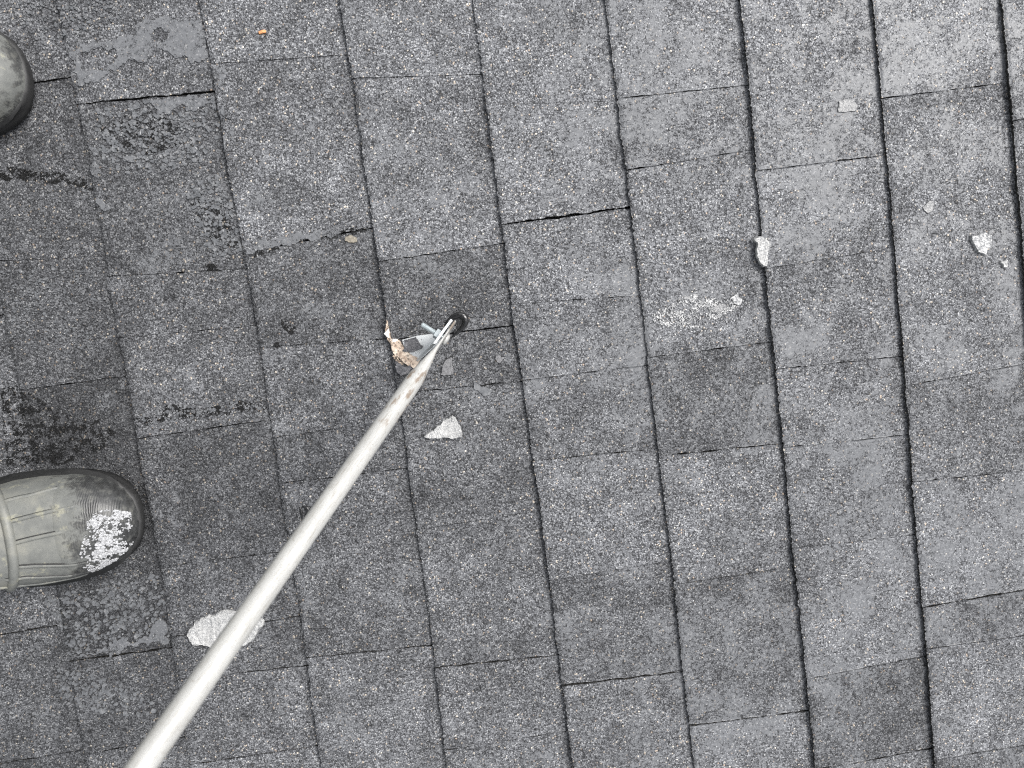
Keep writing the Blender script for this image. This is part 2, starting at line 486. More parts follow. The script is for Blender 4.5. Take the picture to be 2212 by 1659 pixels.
t = NT('thawing_frost'); p = t.pos()
v = t.voro(p, 700.0); s3 = t.n.new('ShaderNodeSeparateColor'); t.l.new(v.outputs['Color'], s3.inputs[0])
n = t.noise(p, 130.0, 4.0, .65)
t.l.new(t.ramp(t.math('ADD', t.math('MULTIPLY', s3.outputs[0], .45), t.math('MULTIPLY', n, .6)), [(.25, (.11, .113, .118)), (.5, (.17, .173, .177)), (.78, (.29, .29, .288))]), t.b.inputs['Base Color'])
t.set(Roughness=.45); t.bump(v.outputs['Distance'], .5, .0006); MAT['thaw'] = t.m
t = NT('water_film'); p = t.pos()
v = t.voro(p, 430.0); s3 = t.n.new('ShaderNodeSeparateColor'); t.l.new(v.outputs['Color'], s3.inputs[0])
n = t.noise(p, 60.0, 3.0, .6)
c = t.ramp(n, [(.3, (.150, .158, .168)), (.7, (.205, .213, .223))])
c = t.mix(t.math('MULTIPLY', t.smooth(s3.outputs[0], .90, .93), t.smooth(v.outputs['Distance'], .5, .3)), c, (.42, .41, .39))
t.l.new(c, t.b.inputs['Base Color']); t.set(Roughness=.14); t.bump(n, .15, .001); MAT['film'] = t.m

t = NT('black_tar'); p = t.obj()
n = t.noise(p, 260.0, 3.0, .6, .6)
t.l.new(t.ramp(n, [(.3, (.006, .006, .006)), (.75, (.018, .018, .019))]), t.b.inputs['Base Color'])
t.set(Roughness=.16, Specular_IOR_Level=.6); t.bump(n, .5, .0015); MAT['tar'] = t.m
t = NT('wet_bitumen_and_shade'); p = t.pos()
n = t.noise(p, 700.0, 3.0, .6)
t.l.new(t.ramp(n, [(.35, (.005, .005, .005)), (.8, (.016, .016, .016))]), t.b.inputs['Base Color'])
t.set(Roughness=.5, Specular_IOR_Level=.3); t.bump(n, .8, .001); MAT['bald'] = t.m
t = NT('grey_sealant'); p = t.obj()
n = t.noise(t.mapping(p, (1, 3.2, 1)), 110.0, 3.0, .55, 1.2)
t.l.new(t.ramp(n, [(.3, (.075, .075, .082)), (.7, (.15, .15, .158))]), t.b.inputs['Base Color'])
t.set(Roughness=.38); t.bump(n, .9, .003); MAT['sealant'] = t.m
t = NT('torn_fibre'); p = t.pos()
n = t.noise(p, 150.0, 4.0, .65); v = t.voro(p, 520.0); s3 = t.n.new('ShaderNodeSeparateColor'); t.l.new(v.outputs['Color'], s3.inputs[0])
c = t.ramp(n, [(.28, (.17, .125, .09)), (.42, (.40, .31, .24)), (.58, (.56, .47, .38)), (.72, (.70, .63, .54))])
c = t.mix(t.math('MULTIPLY', t.smooth(s3.outputs[0], .8, .85), .7), c, (.10, .085, .07))
t.l.new(c, t.b.inputs['Base Color']); t.set(Roughness=.8); t.bump(n, .9, .002); MAT['fibre'] = t.m
MAT['orange'] = simple('orange_foam', (.66, .31, .13), .55, 0, .12, 400, .3)
MAT['tan'] = simple('tan_grit', (.20, .18, .145), .8, 0, .5, 420, .9, .001)
MAT['greychip'] = simple('grey_grit_chip', (.15, .15, .155), .6, 0, .6, 480, .9, .001)
MAT['paper'] = simple('white_card', (.74, .74, .72), .6, 0, .06, 300, .2)

# white and grey ice lying on the tabs
def ice(label, pts, thick, mat='ice', seed=1, amp=.16, lv=3, dome=.5, group=None, name='ice_patch', cat='ice patch', sf=surf, curl=0.0, cdir=(1, 0)):
    return tag(slab(name, pts, thick, MAT[mat], amp, lv, seed, dome=dome, surf_fn=sf, curl=curl, curl_dir=cdir), label, cat, group)
ice('triangular white ice flake lying right of the flattened strut end', [(346.1, -99.9), (350.2, -103.0), (351.6, -110.1), (354.2, -116.5), (355.3, -122.6), (352.9, -126.3), (342.4, -126.9), (330.8, -124.8), (320.2, -122.9), (311.1, -120.2), (317.3, -115.5), (327.0, -109.8), (337.8, -103.3)], .0026, seed=11, curl=.004, cdir=(1, .2))
ice('largest white ice patch, crossed over by the round metal strut', [(9.7, -311.3), (14.6, -303.4), (18.7, -301.7), (20.6, -296.9), (27.6, -294.4), (33.3, -292.9), (37.4, -291.8), (39.7, -293.8), (43.7, -293.2), (49.8, -289.5), (56.4, -289.3), (63.1, -291.4), (67.8, -292.8), (74.1, -297.4), (84.3, -302.2), (95.2, -305.7), (98.4, -309.2), (97.4, -312.5), (93.0, -315.9), (87.4, -323.1), (79.5, -331.1), (71.8, -334.6), (56.8, -335.4), (32.8, -331.0), (26.4, -327.2), (18.4, -325.8), (14.4, -323.3), (11.2, -316.6)], .0030, seed=12, curl=.003, cdir=(-1, .3), lv=2)
ice('narrow white ice flake bridging a dark course edge, pointed at the bottom', [(702.6, 51.0), (708.4, 53.2), (712.3, 52.7), (715.3, 50.0), (717.8, 48.4), (722.2, 43.3), (721.9, 40.4), (718.5, 35.9), (717.0, 27.0), (714.8, 18.5), (710.3, 18.8), (706.3, 25.8), (704.2, 31.3), (704.5, 37.1), (706.4, 46.0)], .0026, seed=13, curl=.003, cdir=(1, .6), lv=2, sf=lambda u, v: surf(max(u, line_u(5, v) + .001), v))
ice('pale grey melting ice lump near the right edge of the picture', [(945.3, 24.0), (953.8, 23.9), (961.7, 25.0), (966.4, 21.3), (968.9, 22.0), (968.8, 16.1), (969.1, 9.7), (963.1, 5.6), (960.6, -0.3), (953.7, 2.7), (947.3, 12.6), (945.2, 17.7)], .0024, 'frost', seed=14, curl=.002, cdir=(.6, 1), lv=2)
ice('tiny white ice crumb beside the rightmost dark course edge', [(977.0, -10.2), (980.6, -9.3), (983.6, -6.8), (985.9, -9.3), (984.9, -13.3), (983.9, -17.4), (980.4, -17.0), (979.9, -13.4)], .0020, seed=15, lv=1)
ice('thin grey ice chip high on the right, on a pale tab', [(811.4, 186.7), (818.4, 188.3), (828.5, 186.1), (833.0, 178.9), (829.2, 174.4), (820.6, 174.2), (809.6, 176.1)], .0009, 'thaw', seed=16, lv=2)
ice('faint half-melted ice chip left of the pale grey ice lump', [(893.9, 61.6), (897.4, 64.1), (903.2, 67.4), (907.4, 65.2), (905.0, 56.9), (898.7, 54.3), (895.7, 56.9)], .0008, 'thaw', seed=17, lv=2)
sm = speckle('frost_smear', [(581.6, -17.8), (591.7, -13.1), (602.8, -11.0), (618.3, -2.2), (635.3, -0.9), (646.5, -8.3), (656.2, -8.4), (664.1, -13.0), (675.2, -10.9), (680.8, -3.2), (685.8, -13.5), (680.2, -21.1), (671.0, -28.3), (663.6, -29.8), (648.9, -31.4), (636.1, -38.2), (616.9, -36.9), (601.3, -36.0), (593.5, -30.2), (584.3, -25.3)], 1300, .0005, .0014, MAT['frost'], 21, thick=.0002, base=.0006, clump=.16)
tag(sm, 'broken smear of grainy frost spread across one mid-grey tab', 'frost')
ice('brightest white crumb at the right end of the frost smear', [(672, -11), (677, -8.5), (681, -4), (685.8, -13.5), (681, -20), (676, -17)], .0010, 'frost', seed=22, lv=2, name='ice_crumb', cat='ice crumb')
ice('white crumb in the middle of the frost smear', [(648, -19), (655, -17), (664, -15.5), (668, -20), (661, -25), (651, -24)], .0008, 'thaw', seed=23, lv=2, name='ice_crumb', cat='ice crumb')

# meltwater films standing on the tabs near the upper boot
def film(label, pts, seed, holes=(), th=.0006):
    o_ = slab('water_film', pts, th, MAT['shingle'], .30, 4, seed, holes=holes, base=.0006, bev=.8)
    o_['tone'] = .8; o_['wet'] = .17
    return tag(o_, label, 'water film', 'grey meltwater films on the shingles')
film('large ring-shaped grey meltwater film right of the upper boot', [(-4.6, 343.5), (5.9, 350.2), (25.8, 349.3), (45.9, 349.2), (64.3, 349.3), (69.7, 360.6), (81.1, 368.0), (101.0, 367.1), (108.6, 362.9), (125.1, 361.6), (139.0, 359.8), (140.3, 335.3), (140.8, 320.7), (132.5, 317.2), (118.8, 315.7), (115.2, 324.2), (99.4, 329.5), (86.2, 331.2), (78.5, 325.7), (61.8, 326.2), (43.7, 318.8), (29.3, 314.1), (21.3, 307.0), (7.8, 307.1), (-2.2, 307.6), (-4.4, 321.8)], 31,
     holes=[[(6.5, 340.2), (21.5, 341.2), (37.0, 336.4), (45.1, 337.1), (40.8, 328.1), (36.4, 323.2), (23.1, 319.5), (10.3, 318.0), (4.4, 323.0), (4.1, 333.9)], [(84, 350), (96, 355), (104, 350), (96, 341), (86, 342)]])
film('long narrow grey meltwater film along a course edge at upper left', [(148.4, 307.0), (156.4, 309.3), (158.7, 299.1), (152.3, 285.4), (150.5, 272.8), (151.6, 253.1), (158.4, 246.8), (153.6, 232.7), (156.7, 220.7), (152.1, 203.0), (147.8, 195.3), (146.9, 207.1), (145.6, 237.2), (145.8, 263.4), (146.4, 286.2)], 32)
film('short grey meltwater sliver on the leftmost course edge', [(-3.0, 245.5), (2.5, 242.2), (7.9, 234.9), (2.0, 230.7), (6.6, 218.5), (3.9, 208.8), (-1.9, 209.6), (-2.5, 223.0)], 33)
film('small wedge of clear grey ice below the short meltwater sliver', [(-4.0, 186.5), (2.2, 185.6), (4.6, 180.3), (9.9, 176.3), (4.9, 172.7), (-1.6, 174.4), (-3.2, 179.6)], 34, th=.0012)
film('small almond-shaped water bead on the dark slushy tab', [(27.8, 227.3), (33.6, 226.9), (46.7, 224.1), (42.8, 221.3), (36.0, 221.3)], 35, th=.0013)
film('grey water lying along the dark joint above the torn shingle', [(147, 112), (160, 116), (176, 117), (196, 118.5), (215, 120), (236, 121), (250, 121.5), (251, 116), (238, 114), (226, 112), (214, 115), (200, 111), (186, 113), (172, 110), (158, 109), (150, 106)], 36)
film('grey water film in the joint beneath the lower boot', [(-122, -322), (-96, -321), (-70, -322), (-40, -321), (-18, -322), (-14, -300), (-22, -288), (-30, -296), (-37, -310), (-60, -315), (-90, -317), (-118, -319)], 37)
film('grey water pooled above the slushy tab joint right of the upper boot', [(70, 281), (86, 282), (104, 282), (120, 281), (139, 280.5), (139.5, 270), (126, 272), (112, 267), (100, 273), (88, 265), (76, 268)], 38)

# bald black spots and wet cracks where the granules are gone, plus leg shade painted as pits
def bald(label, pts, n, seed, r0=.0004, r1=.0013, cat='bald spot', name='bald_or_shade_spot'):
    return tag(speckle(name, pts, int(n * 3.2), r0 * .6, min(r1 * .5, .0010), MAT['bald'], seed, thick=.0003, base=.0005, clump=.36), label, cat, 'black bald spots and painted leg shade on the shingles')
bald('black bald spot on the top edge of the second dark tab', [(100.0, 101.9), (110.4, 102.3), (120.0, 97.6), (115.9, 92.9), (100.7, 94.9)], 90, 41)
bald('slanting black bald spot between two course edges left of the bracket', [(170.5, 34.9), (179.9, 28.5), (187.4, 20.5), (188.9, 13.4), (182.6, 12.5), (175.1, 20.4)], 130, 42)
bald('small black bald spot at a tab corner left of the bracket', [(157.7, 6.1), (166.8, 7.0), (168.0, 2.0), (160.4, -.6)], 60, 43)
bald('ragged black wet crack running across the tab above the lower boot', [(-4, -56), (14, -58), (36, -44), (60, -54), (88, -55), (112, -52), (138, -60), (141, -66), (112, -65), (84, -67), (58, -64), (30, -63), (4, -66)], 330, 44, .0006, .0026)
bald('black wet crack left of the short meltwater sliver', [(-116, 228), (-96, 234), (-72, 226), (-46, 222), (-20, 214), (-8, 206), (-10, 196), (-28, 206), (-52, 210), (-80, 216), (-106, 219)], 300, 45, .0006, .0024)
bald('broad scatter of black pits on the slushy tab', [(14, 262), (40, 270), (74, 272), (96, 252), (90, 232), (60, 226), (30, 232), (16, 244)], 330, 46, .0005, .002)
bald('black pits below the almond-shaped water bead', [(92, 176), (112, 172), (132, 150), (139, 118), (120, 112), (108, 130), (96, 150)], 230, 47, .0005, .0018)
bald('black pits painting the leg shade between the two boots', [(-150, 0), (-120, -10), (-96, -32), (-70, -48), (-40, -54), (-26, -70), (-50, -86), (-90, -96), (-118, -98), (-160, -90)], 1000, 48, .0006, .0026)  # dense black specks paint the shade of the legs on the tabs
bald('dark wet fringe along the joint above the torn shingle', [(146, 108), (166, 112), (196, 116), (224, 118), (262, 121), (283, 121), (283, 115), (258, 112), (230, 109), (204, 111), (176, 107), (150, 101)], 260, 49, .0005, .0018)

# crumbly refrozen slush on the tabs the photographer stands by
t = NT('slush'); p = t.pos(); n = t.noise(p, 160.0, 3.0, .6)
t.l.new(t.ramp(n, [(.3, (.085, .089, .095)), (.55, (.135, .14, .147)), (.75, (.21, .213, .217))]), t.b.inputs['Base Color'])
t.set(Roughness=.34); t.bump(n, .6, .0012); MAT['slush'] = t.m
def slush(label, pts, n, seed, r0=.0009, r1=.0034, clump=.12):
    o_ = speckle('slush_crust', pts, n, r0, r1, MAT['slush'], seed, thick=.0010, base=.0003, clump=clump)
    o_['kind'] = 'stuff'; return tag(o_, label, 'slush', 'grey slush crusts on the shingles')
slush('crumbly grey slush crust on the tab right of the upper boot', [(10, 280), (60, 282), (138, 278), (140, 240), (120, 214), (70, 206), (30, 210), (8, 230)], 620, 81)
slush('grey slush crust above the wet joint left of centre', [(92, 190), (128, 196), (140, 160), (141, 112), (110, 108), (96, 140)], 330, 82)
slush('lumpy grey slush crust spread below the lower boot', [(-150, -240), (-100, -246), (-40, -240), (-12, -236), (-14, -318), (-60, -320), (-130, -318)], 560, 83)
slush('grey slush crumbs along the ragged crack above the lower boot', [(0, -52), (40, -46), (90, -48), (138, -54), (141, -72), (100, -74), (50, -73), (4, -72)], 240, 84, .0007, .0024)
slush('thin grey slush crumbs on the dark tab between the boots', [(-122, 124), (-60, 120), (-14, 118), (-14, 30), (-60, 26), (-122, 40)], 330, 86, .0006, .0022, .22)
slush('grey slush patch at the very top left behind the ring-shaped film', [(-60, 400), (40, 398), (60, 372), (10, 356), (-30, 352), (-50, 372)], 260, 87, .0007, .0026, .18)
slush('grey slush strung along the lowest left joint', [(-150, -335), (-120, -330), (-100, -345), (-60, -372), (-40, -400), (-70, -404), (-110, -390), (-150, -370)], 260, 85)

# loose bits
tag(slab('tan_chip', [(256.6, 111.6), (262.1, 113.5), (269.3, 109.4), (269.2, 104.9), (260.7, 104.7), (255.9, 107.2)], .0016, MAT['tan'], .15, 2, 51), 'tan gritty chip lying on the black joint left of centre', 'grit chip')
tag(slab('grey_chip', [(350.3, -35.9), (355.7, -35.7), (355.0, -47.8), (353.6, -54.5), (347.7, -54.7), (339.6, -53.1), (343.0, -42.8)], .0018, MAT['greychip'], .12, 2, 52), 'flat grey shingle chip just right of the strut below its bolt', 'shingle chip')
tag(slab('grey_chip', [(404, -40), (409, -41.5), (412, -45), (408, -49), (404, -47)], .0014, MAT['greychip'], .2, 3, 53), 'small grey chip near the course edge right of the strut', 'shingle chip')
tag(slab('water_bead', [(375, -66), (380, -70), (387, -73), (396, -78), (390, -83), (381, -79), (374, -73)], .0010, MAT['slush'], .25, 3, 54, base=.0003), 'grey wedge-shaped water bead above the triangular white ice flake', 'water bead')
# orange scrap: a short bent strip
bm = bmesh.new()
for s, (x, z, rz) in enumerate(((-.0018, .0011, .10), (.0018, .0014, -.06))):
    bmesh.ops.create_cube(bm, size=1.0, matrix=Matrix.Translation((x, .0003 * s, z)) @ Matrix.Rotation(rz, 4, 'Z') @ Matrix.Rotation(-rz * 2, 4, 'Y') @ Matrix.Diagonal((.0042, .0030, .0020, 1)))
bmesh.ops.bevel(bm, geom=list(bm.edges), offset=.0003, segments=2, affect='EDGES')
o = link('orange_scrap', mesh_from(bm), MAT['orange'], None, (.2022, .3367, surf(.2022, .3367)))
tag(o, 'tiny orange scrap lying on a pale tab near the top edge', 'scrap')

# ------------------------------------------------------------------ the strut with its flattened end
T = Vector((.366, .004, .016))
A = (Vector((.165, -.237, .363)) - T).normalized()
D = Vector((A.x, A.y, 0)).normalized()
N = Vector((D.y, -D.x, 0))                     # side of the nut
W = (-A.z * D + math.hypot(A.x, A.y) * Vector((0, 0, 1))).normalized()
FR = Matrix((N, W, A)).transposed().to_4x4()   # local x = thin way, y = wide way, z = along the strut

t = NT('galvanised_cream'); p = t.obj()
st = t.mapping(p, (1, 1, .07))
n1 = t.noise(st, 900.0, 4.0, .7); n2 = t.noise(t.mapping(p, (1, 1, .3)), 110.0, 4.0, .65); n3 = t.noise(p, 26.0, 3.0, .5); n4 = t.noise(p, 700.0, 2.0, .5)
c = t.ramp(n3, [(.3, (.37, .37, .358)), (.7, (.43, .43, .415))])
c = t.mix(t.math('MULTIPLY', t.smooth(n1, .50, .66), .55), c, (.22, .205, .17))
c = t.mix(t.math('MULTIPLY', t.smooth(n4, .66, .70), .6), c, (.15, .12, .08))
sx = t.n.new('ShaderNodeSeparateXYZ'); t.l.new(p, sx.inputs[0])
rust = t.math('MULTIPLY', t.smooth(n2, .54, .64), t.smooth(sx.outputs[2], .27, .12))     # brown stains gathered near the bolted end
c = t.mix(t.math('MULTIPLY', rust, .75), c, (.16, .11, .07))
t.l.new(c, t.b.inputs['Base Color'])
t.set(Roughness=t.ramp(n1, [(.3, .24), (.7, .42)]), Metallic=.1, Specular_IOR_Level=.6); t.bump(n1, .12, .0005); MAT['strut'] = t.m
t = NT('zinc'); p = t.obj()
n1 = t.noise(p, 120.0, 3.0, .5); v = t.voro(p, 620.0)
c = t.ramp(n1, [(.3, (.52, .545, .555)), (.7, (.62, .64, .645))])
sp = t.noise(p, 480.0, 1.0, .5)
c = t.mix(t.math('MULTIPLY', t.smooth(sp, .69, .72), .9), c, (.03, .03, .03))
t.l.new(c, t.b.inputs['Base Color']); t.set(Roughness=.42, Metallic=.1); t.bump(n1, .2, .0005); MAT['zinc'] = t.m
MAT['bolt'] = simple('bright_zinc', (.50, .55, .565), .30, .4, .06, 300, .1)

def sect(s):
    """half thickness, half width and squareness of the strut at distance s from its end"""
    R0 = .0089
    if s < .046: return .0014, .0132, 4.0
    if s < .105:
        f = (s - .046) / .059; f = f * f * (3 - 2 * f)
        return .0014 + (R0 - .0014) * f, .0132 + (R0 - .0132) * f, 4.0 - 2.0 * f
    return R0, R0, 2.0
bm = bmesh.new(); rings = []
SS = [.010, .012, .016, .03, .046] + [.046 + .059 * i / 10 for i in range(1, 11)] + [.115 + .05 * i for i in range(0, 21)]
for s in SS:
    a, b, e = sect(s)
    if s < .016: b *= (.80, .93)[0 if s < .011 else 1]
    ring = []
    for i in range(36):
        th = i / 36 * 2 * math.pi; c_, s_ = math.cos(th), math.sin(th)
        x = a * math.copysign(abs(c_) ** (2 / e), c_); y = b * math.copysign(abs(s_) ** (2 / e), s_)
        if .05 < s < .10:                      # crease pressed in where the tube was squashed
            x -= .0014 * math.exp(-((y - .002) / .003) ** 2) * math.sin((s - .05) / .05 * math.pi) * (1 if x > 0 else -1)
        ring.append(bm.verts.new((x, y, s)))
    rings.append(ring)
for a, b in zip(rings, rings[1:]):
    for i in range(36): bm.faces.new((a[i], a[(i + 1) % 36], b[(i + 1) % 36], b[i]))
bm.faces.new(rings[0]); bm.faces.new(rings[-1])
me = mesh_from(bm)
strut = bpy.data.objects.new('support_strut', me); C.objects.link(strut); me.materials.append(MAT['strut'])
for f in me.polygons: f.use_smooth = len(f.vertices) == 4
strut.matrix_world = M @ Matrix.Translation(T) @ FR
tag(strut, 'long cream-white round metal strut with a flattened bolted end', 'metal strut')

# ------------------------------------------------------------------ bracket: base plate, upright flange, bolt with nut
BR = Vector((.335, -.018, surf(.335, -.018)))
brk = empty('mounting_bracket', BR)
tag(brk, 'speckled zinc angle bracket bolted to the flattened strut end', 'bracket')
zpl = surf(.322, -.02) + .0016
def prism(poly, z0, z1, org):
    bm = bmesh.new()
    lo = [bm.verts.new(Vector((x, y, z0)) - org) for x, y in poly]; hi = [bm.verts.new(Vector((x, y, z1)) - org) for x, y in poly]
    n = len(poly)
    bm.faces.new(hi); bm.faces.new(list(reversed(lo)))
    for i in range(n): bm.faces.new((lo[i], lo[(i + 1) % n], hi[(i + 1) % n], hi[i]))
    return bm
bm = prism([(.3166, -.0350), (.3400, -.0190), (.3510, -.0085), (.3390, -.0062), (.3200, -.0062), (.3030, -.0085), (.3050, -.0240)], zpl - .0016, zpl + .0009, BR)
bmesh.ops.bevel(bm, geom=list(bm.edges), offset=.0003, segments=1, affect='EDGES')
link('base_plate', mesh_from(bm), MAT['zinc'], brk, (0, 0, 0))
q = [Vector((.3166, -.0350, zpl)), Vector((.3555, -.0035, zpl)), T + A * .010 + W * .0085 + N * .0030, T + A * .030 + W * .0105 + N * .0030, T + A * .052 + W * .006 + N * .0032]
bm = bmesh.new()
fr = [bm.verts.new(w - BR) for w in q]; bk = [bm.verts.new(w + N * .0026 - BR) for w in q]
bm.faces.new(fr); bm.faces.new(list(reversed(bk)))
for i in range(5): bm.faces.new((fr[i], fr[(i + 1) % 5], bk[(i + 1) % 5], bk[i]))
bmesh.ops.triangulate(bm, faces=[f for f in bm.faces if len(f.verts) > 4])
link('upright_flange', mesh_from(bm), MAT['zinc'], brk, (0, 0, 0))
# bolt: axis along N through the flat end
BC = T + A * .033 + W * .001
BF = Matrix.Translation(BC - BR) @ Matrix((W, A, N)).transposed().to_4x4()    # local z along the bolt, towards the nut
def lathe(bm, prof, seg, mat, off=0.0):
    rings = [[bm.verts.new(mat @ Vector((r * math.cos(off + i / seg * 6.28319), r * math.sin(off + i / seg * 6.28319), z))) for i in range(seg)] for r, z in prof]
    for a, b in zip(rings, rings[1:]):
        for i in range(seg): bm.faces.new((a[i], a[(i + 1) % seg], b[(i + 1) % seg], b[i]))
    bm.faces.new(rings[0]); bm.faces.new(rings[-1])
bm = bmesh.new()
prof = [(.0027, -.003), (.0027, .011)]
z = .011
while z < .0268:
    prof += [(.0024, z), (.0031, z + .0005), (.0024, z + .00105)]; z += .0011
prof += [(.0025, z), (.0018, z + .0007)]
lathe(bm, prof, 20, BF)
bolt = link('bolt', mesh_from(bm), MAT['bolt'], brk, (0, 0, 0))
bm = bmesh.new(); lathe(bm, [(.0046, .0058), (.0055, .0062), (.0055, .0108), (.0046, .0112)], 6, BF, .3)
link('nut', mesh_from(bm), MAT['bolt'], bolt)
bm = bmesh.new(); lathe(bm, [(.0068, .0055), (.0068, .0062)], 24, BF); link('washer', mesh_from(bm), MAT['bolt'], bolt)
bm = bmesh.new(); lathe(bm, [(.0068, -.0016), (.0067, -.0030), (.0058, -.0043), (.0035, -.0052), (.001, -.0054)], 24, BF)
link('bolt_head', mesh_from(bm), MAT['strut'], bolt, smooth=True)

# torn shingle edge under the bracket: brown fibre laid bare
o = slab('torn_underlay', [(289.7, 15.3), (290.5, 6.0), (291.7, -5.8), (299.7, -7.8), (306.5, -19.8), (319.8, -33.0), (312, -42.0), (303.6, -36.4), (292.3, -24.6), (286.8, -6.1), (284.9, 1.0), (285.9, 6.2)], .0022, MAT['fibre'], .14, 3, 61, dome=.3,
         surf_fn=lambda u, v: max(surf(max(u, line_u(2, v) + .001), v) - .0012, surf(u, v)))
tag(o, 'torn brown fibrous shingle edge laid bare beneath the bracket', 'torn edge')
o = slab('white_scrap', [(290.4, 6.0), (290.6, -1.3), (291.2, -5.2), (287.0, -2.8), (284.4, 1.0)], .0010, MAT['paper'], .06, 1, 62, base=.0016, surf_fn=lambda u, v: surf(max(u, line_u(2, v) + .001), v))
tag(o, 'small white scrap on the torn brown shingle edge', 'scrap')
o = slab('white_scrap', [(291.5, -6.0), (298.5, -6.6), (299, -9.6), (292.5, -9.4)], .0010, MAT['paper'], .08, 1, 63, base=.0018)
tag(o, 'cream sliver between the white scrap and the grey sealant', 'scrap')
crumbs = speckle('brown_crumbs', [(292, -22), (298, -26), (304, -34), (300, -37), (294, -33), (290, -27)], 60, .0005, .0014, MAT['fibre'], 64, thick=.0012)
tag(crumbs, 'heap of brown and orange crumbs below the torn edge', 'crumbs')

# sealant and tar
def wrinkled(name, pts, thick, mat, seed, z0, amp):
    o = slab(name, pts, thick, mat, .10, 3, seed, dome=amp, surf_fn=lambda u, v: z0)
    return o
o = wrinkled('sealant_flap', [(305.9, -8.5), (318.8, -6.8), (321.5, -13.0), (326.0, -18.8), (319.7, -22.0), (309.8, -23.4), (301.3, -20.4), (304.8, -16.9)], .0018, MAT['sealant'], 71, zpl + .0009, .9)
tag(o, 'wrinkled dark grey sealant flap stuck on the bracket plate', 'sealant')
def ridge(name, path, radii, mat, squash=.7, seed=0):
    """a hand-laid bead of mastic: a lumpy sweep along a path (in mm)"""
    P = [Vector((x / 1000, y / 1000, surf(x / 1000, y / 1000) + z / 1000)) for x, y, z in path]
    # resample
    Q, Rr = [], []
    for i in range(len(P) - 1):
        for j in range(6):
            f = j / 6; Q.append(P[i].lerp(P[i + 1], f)); Rr.append(radii[i] + (radii[i + 1] - radii[i]) * f)
    Q.append(P[-1]); Rr.append(radii[-1])
    for _ in range(3):
        Q = [Q[0]] + [(Q[i - 1] + Q[i] * 2 + Q[i + 1]) / 4 for i in range(1, len(Q) - 1)] + [Q[-1]]
    c0 = Q[len(Q) // 2].copy(); bm = bmesh.new(); rings = []
    for i, q in enumerate(Q):
        tdir = (Q[min(i + 1, len(Q) - 1)] - Q[max(i - 1, 0)]).normalized()
        sd = tdir.cross(Vector((0, 0, 1))).normalized(); upv = sd.cross(tdir)
        r = Rr[i] / 1000
        rings.append([bm.verts.new(q - c0 + (sd * math.cos(a) + upv * math.sin(a) * squash) * r * (1 + .16 * fbm(i * .07, a, 1.3, seed))) for a in [k / 14 * 6.28319 for k in range(14)]])
    for a, b in zip(rings, rings[1:]):
        for i in range(14): bm.faces.new((a[i], a[(i + 1) % 14], b[(i + 1) % 14], b[i]))
    bm.faces.new(rings[0]); bm.faces.new(rings[-1])
    return link(name, mesh_from(bm), mat, None, c0, smooth=True)
o = ridge('mastic_bead', [(351.5, .5, 0), (356, 5, 1.0), (362, 9.5, 2.0), (370, 11, 3.2), (375.5, 7.5, 3.6), (376, 1.5, 3.0), (371, -4.5, 2.0), (364, -9, 1.2), (357, -13.5, .2)], [.8, 1.8, 2.6, 3.6, 3.8, 3.2, 2.4, 1.7, .6], MAT['tar'], .8, 3)
tag(o, 'glossy black mastic bead hooked around the tip of the strut', 'mastic')
o = slab('mastic_smear', [(352.9, 1.2), (358.5, 6.8), (365.5, 12.7), (373.1, 15.1), (379.2, 8.6), (378.8, 1.3), (371.6, -5.7), (362.6, -10.8), (356.7, -13.4), (361.1, -6.7), (364.7, -1.6)], .0007, MAT['tar'], .18, 3, 73)
tag(o, 'thin black mastic smear under the hooked bead', 'mastic')
o = ridge('tar_blob', [(160.4, -181, .2), (161, -185, .7), (161.4, -190, .9), (160.6, -197, .3)], [.7, 1.3, 1.5, .8], MAT['tar'], .8, 5)
tag(o, 'upright black tar drip half hidden behind the middle of the strut', 'tar drip')
o = ridge('tar_blob', [(163.5, -181, .4), (166.5, -182, 1.0), (169, -185, 1.0), (167.5, -190, .7), (163.5, -195, .2)], [.9, 1.8, 2.4, 1.9, .7], MAT['tar'], .7, 6)
tag(o, 'rounded glossy black tar lump touching the strut at mid-length', 'tar lump')
o = slab('tar_lump', [(291.9, -30.9), (296.3, -33.2), (300.6, -37.2), (309.2, -36.2), (310.9, -42.3), (302.9, -47.4), (293.5, -45.2), (291.5, -38.4)], .0022, MAT['sealant'], .25, 3, 74, dome=.6)
tag(o, 'lumpy grey-black sealant clod beside the brown crumbs', 'sealant')

# ------------------------------------------------------------------ rubber boots at the left edge
t = NT('dusty_rubber'); p = t.obj()
n1 = t.noise(p, 34.0, 5.0, .65); n2 = t.noise(p, 120.0, 4.0, .6); n3 = t.noise(t.mapping(p, (1, 1, 1), (5, 2, 1)), 55.0, 5.0, .7)
c = t.ramp(n1, [(.3, (.100, .104, .100)), (.5, (.150, .154, .144)), (.7, (.205, .204, .180))])
c = t.mix(t.math('MULTIPLY', t.smooth(n3, .58, .68), .5), c, (.31, .30, .22))
c = t.mix(t.math('MULTIPLY', t.smooth(n3, .36, .30), .9), c, (.012, .012, .012))
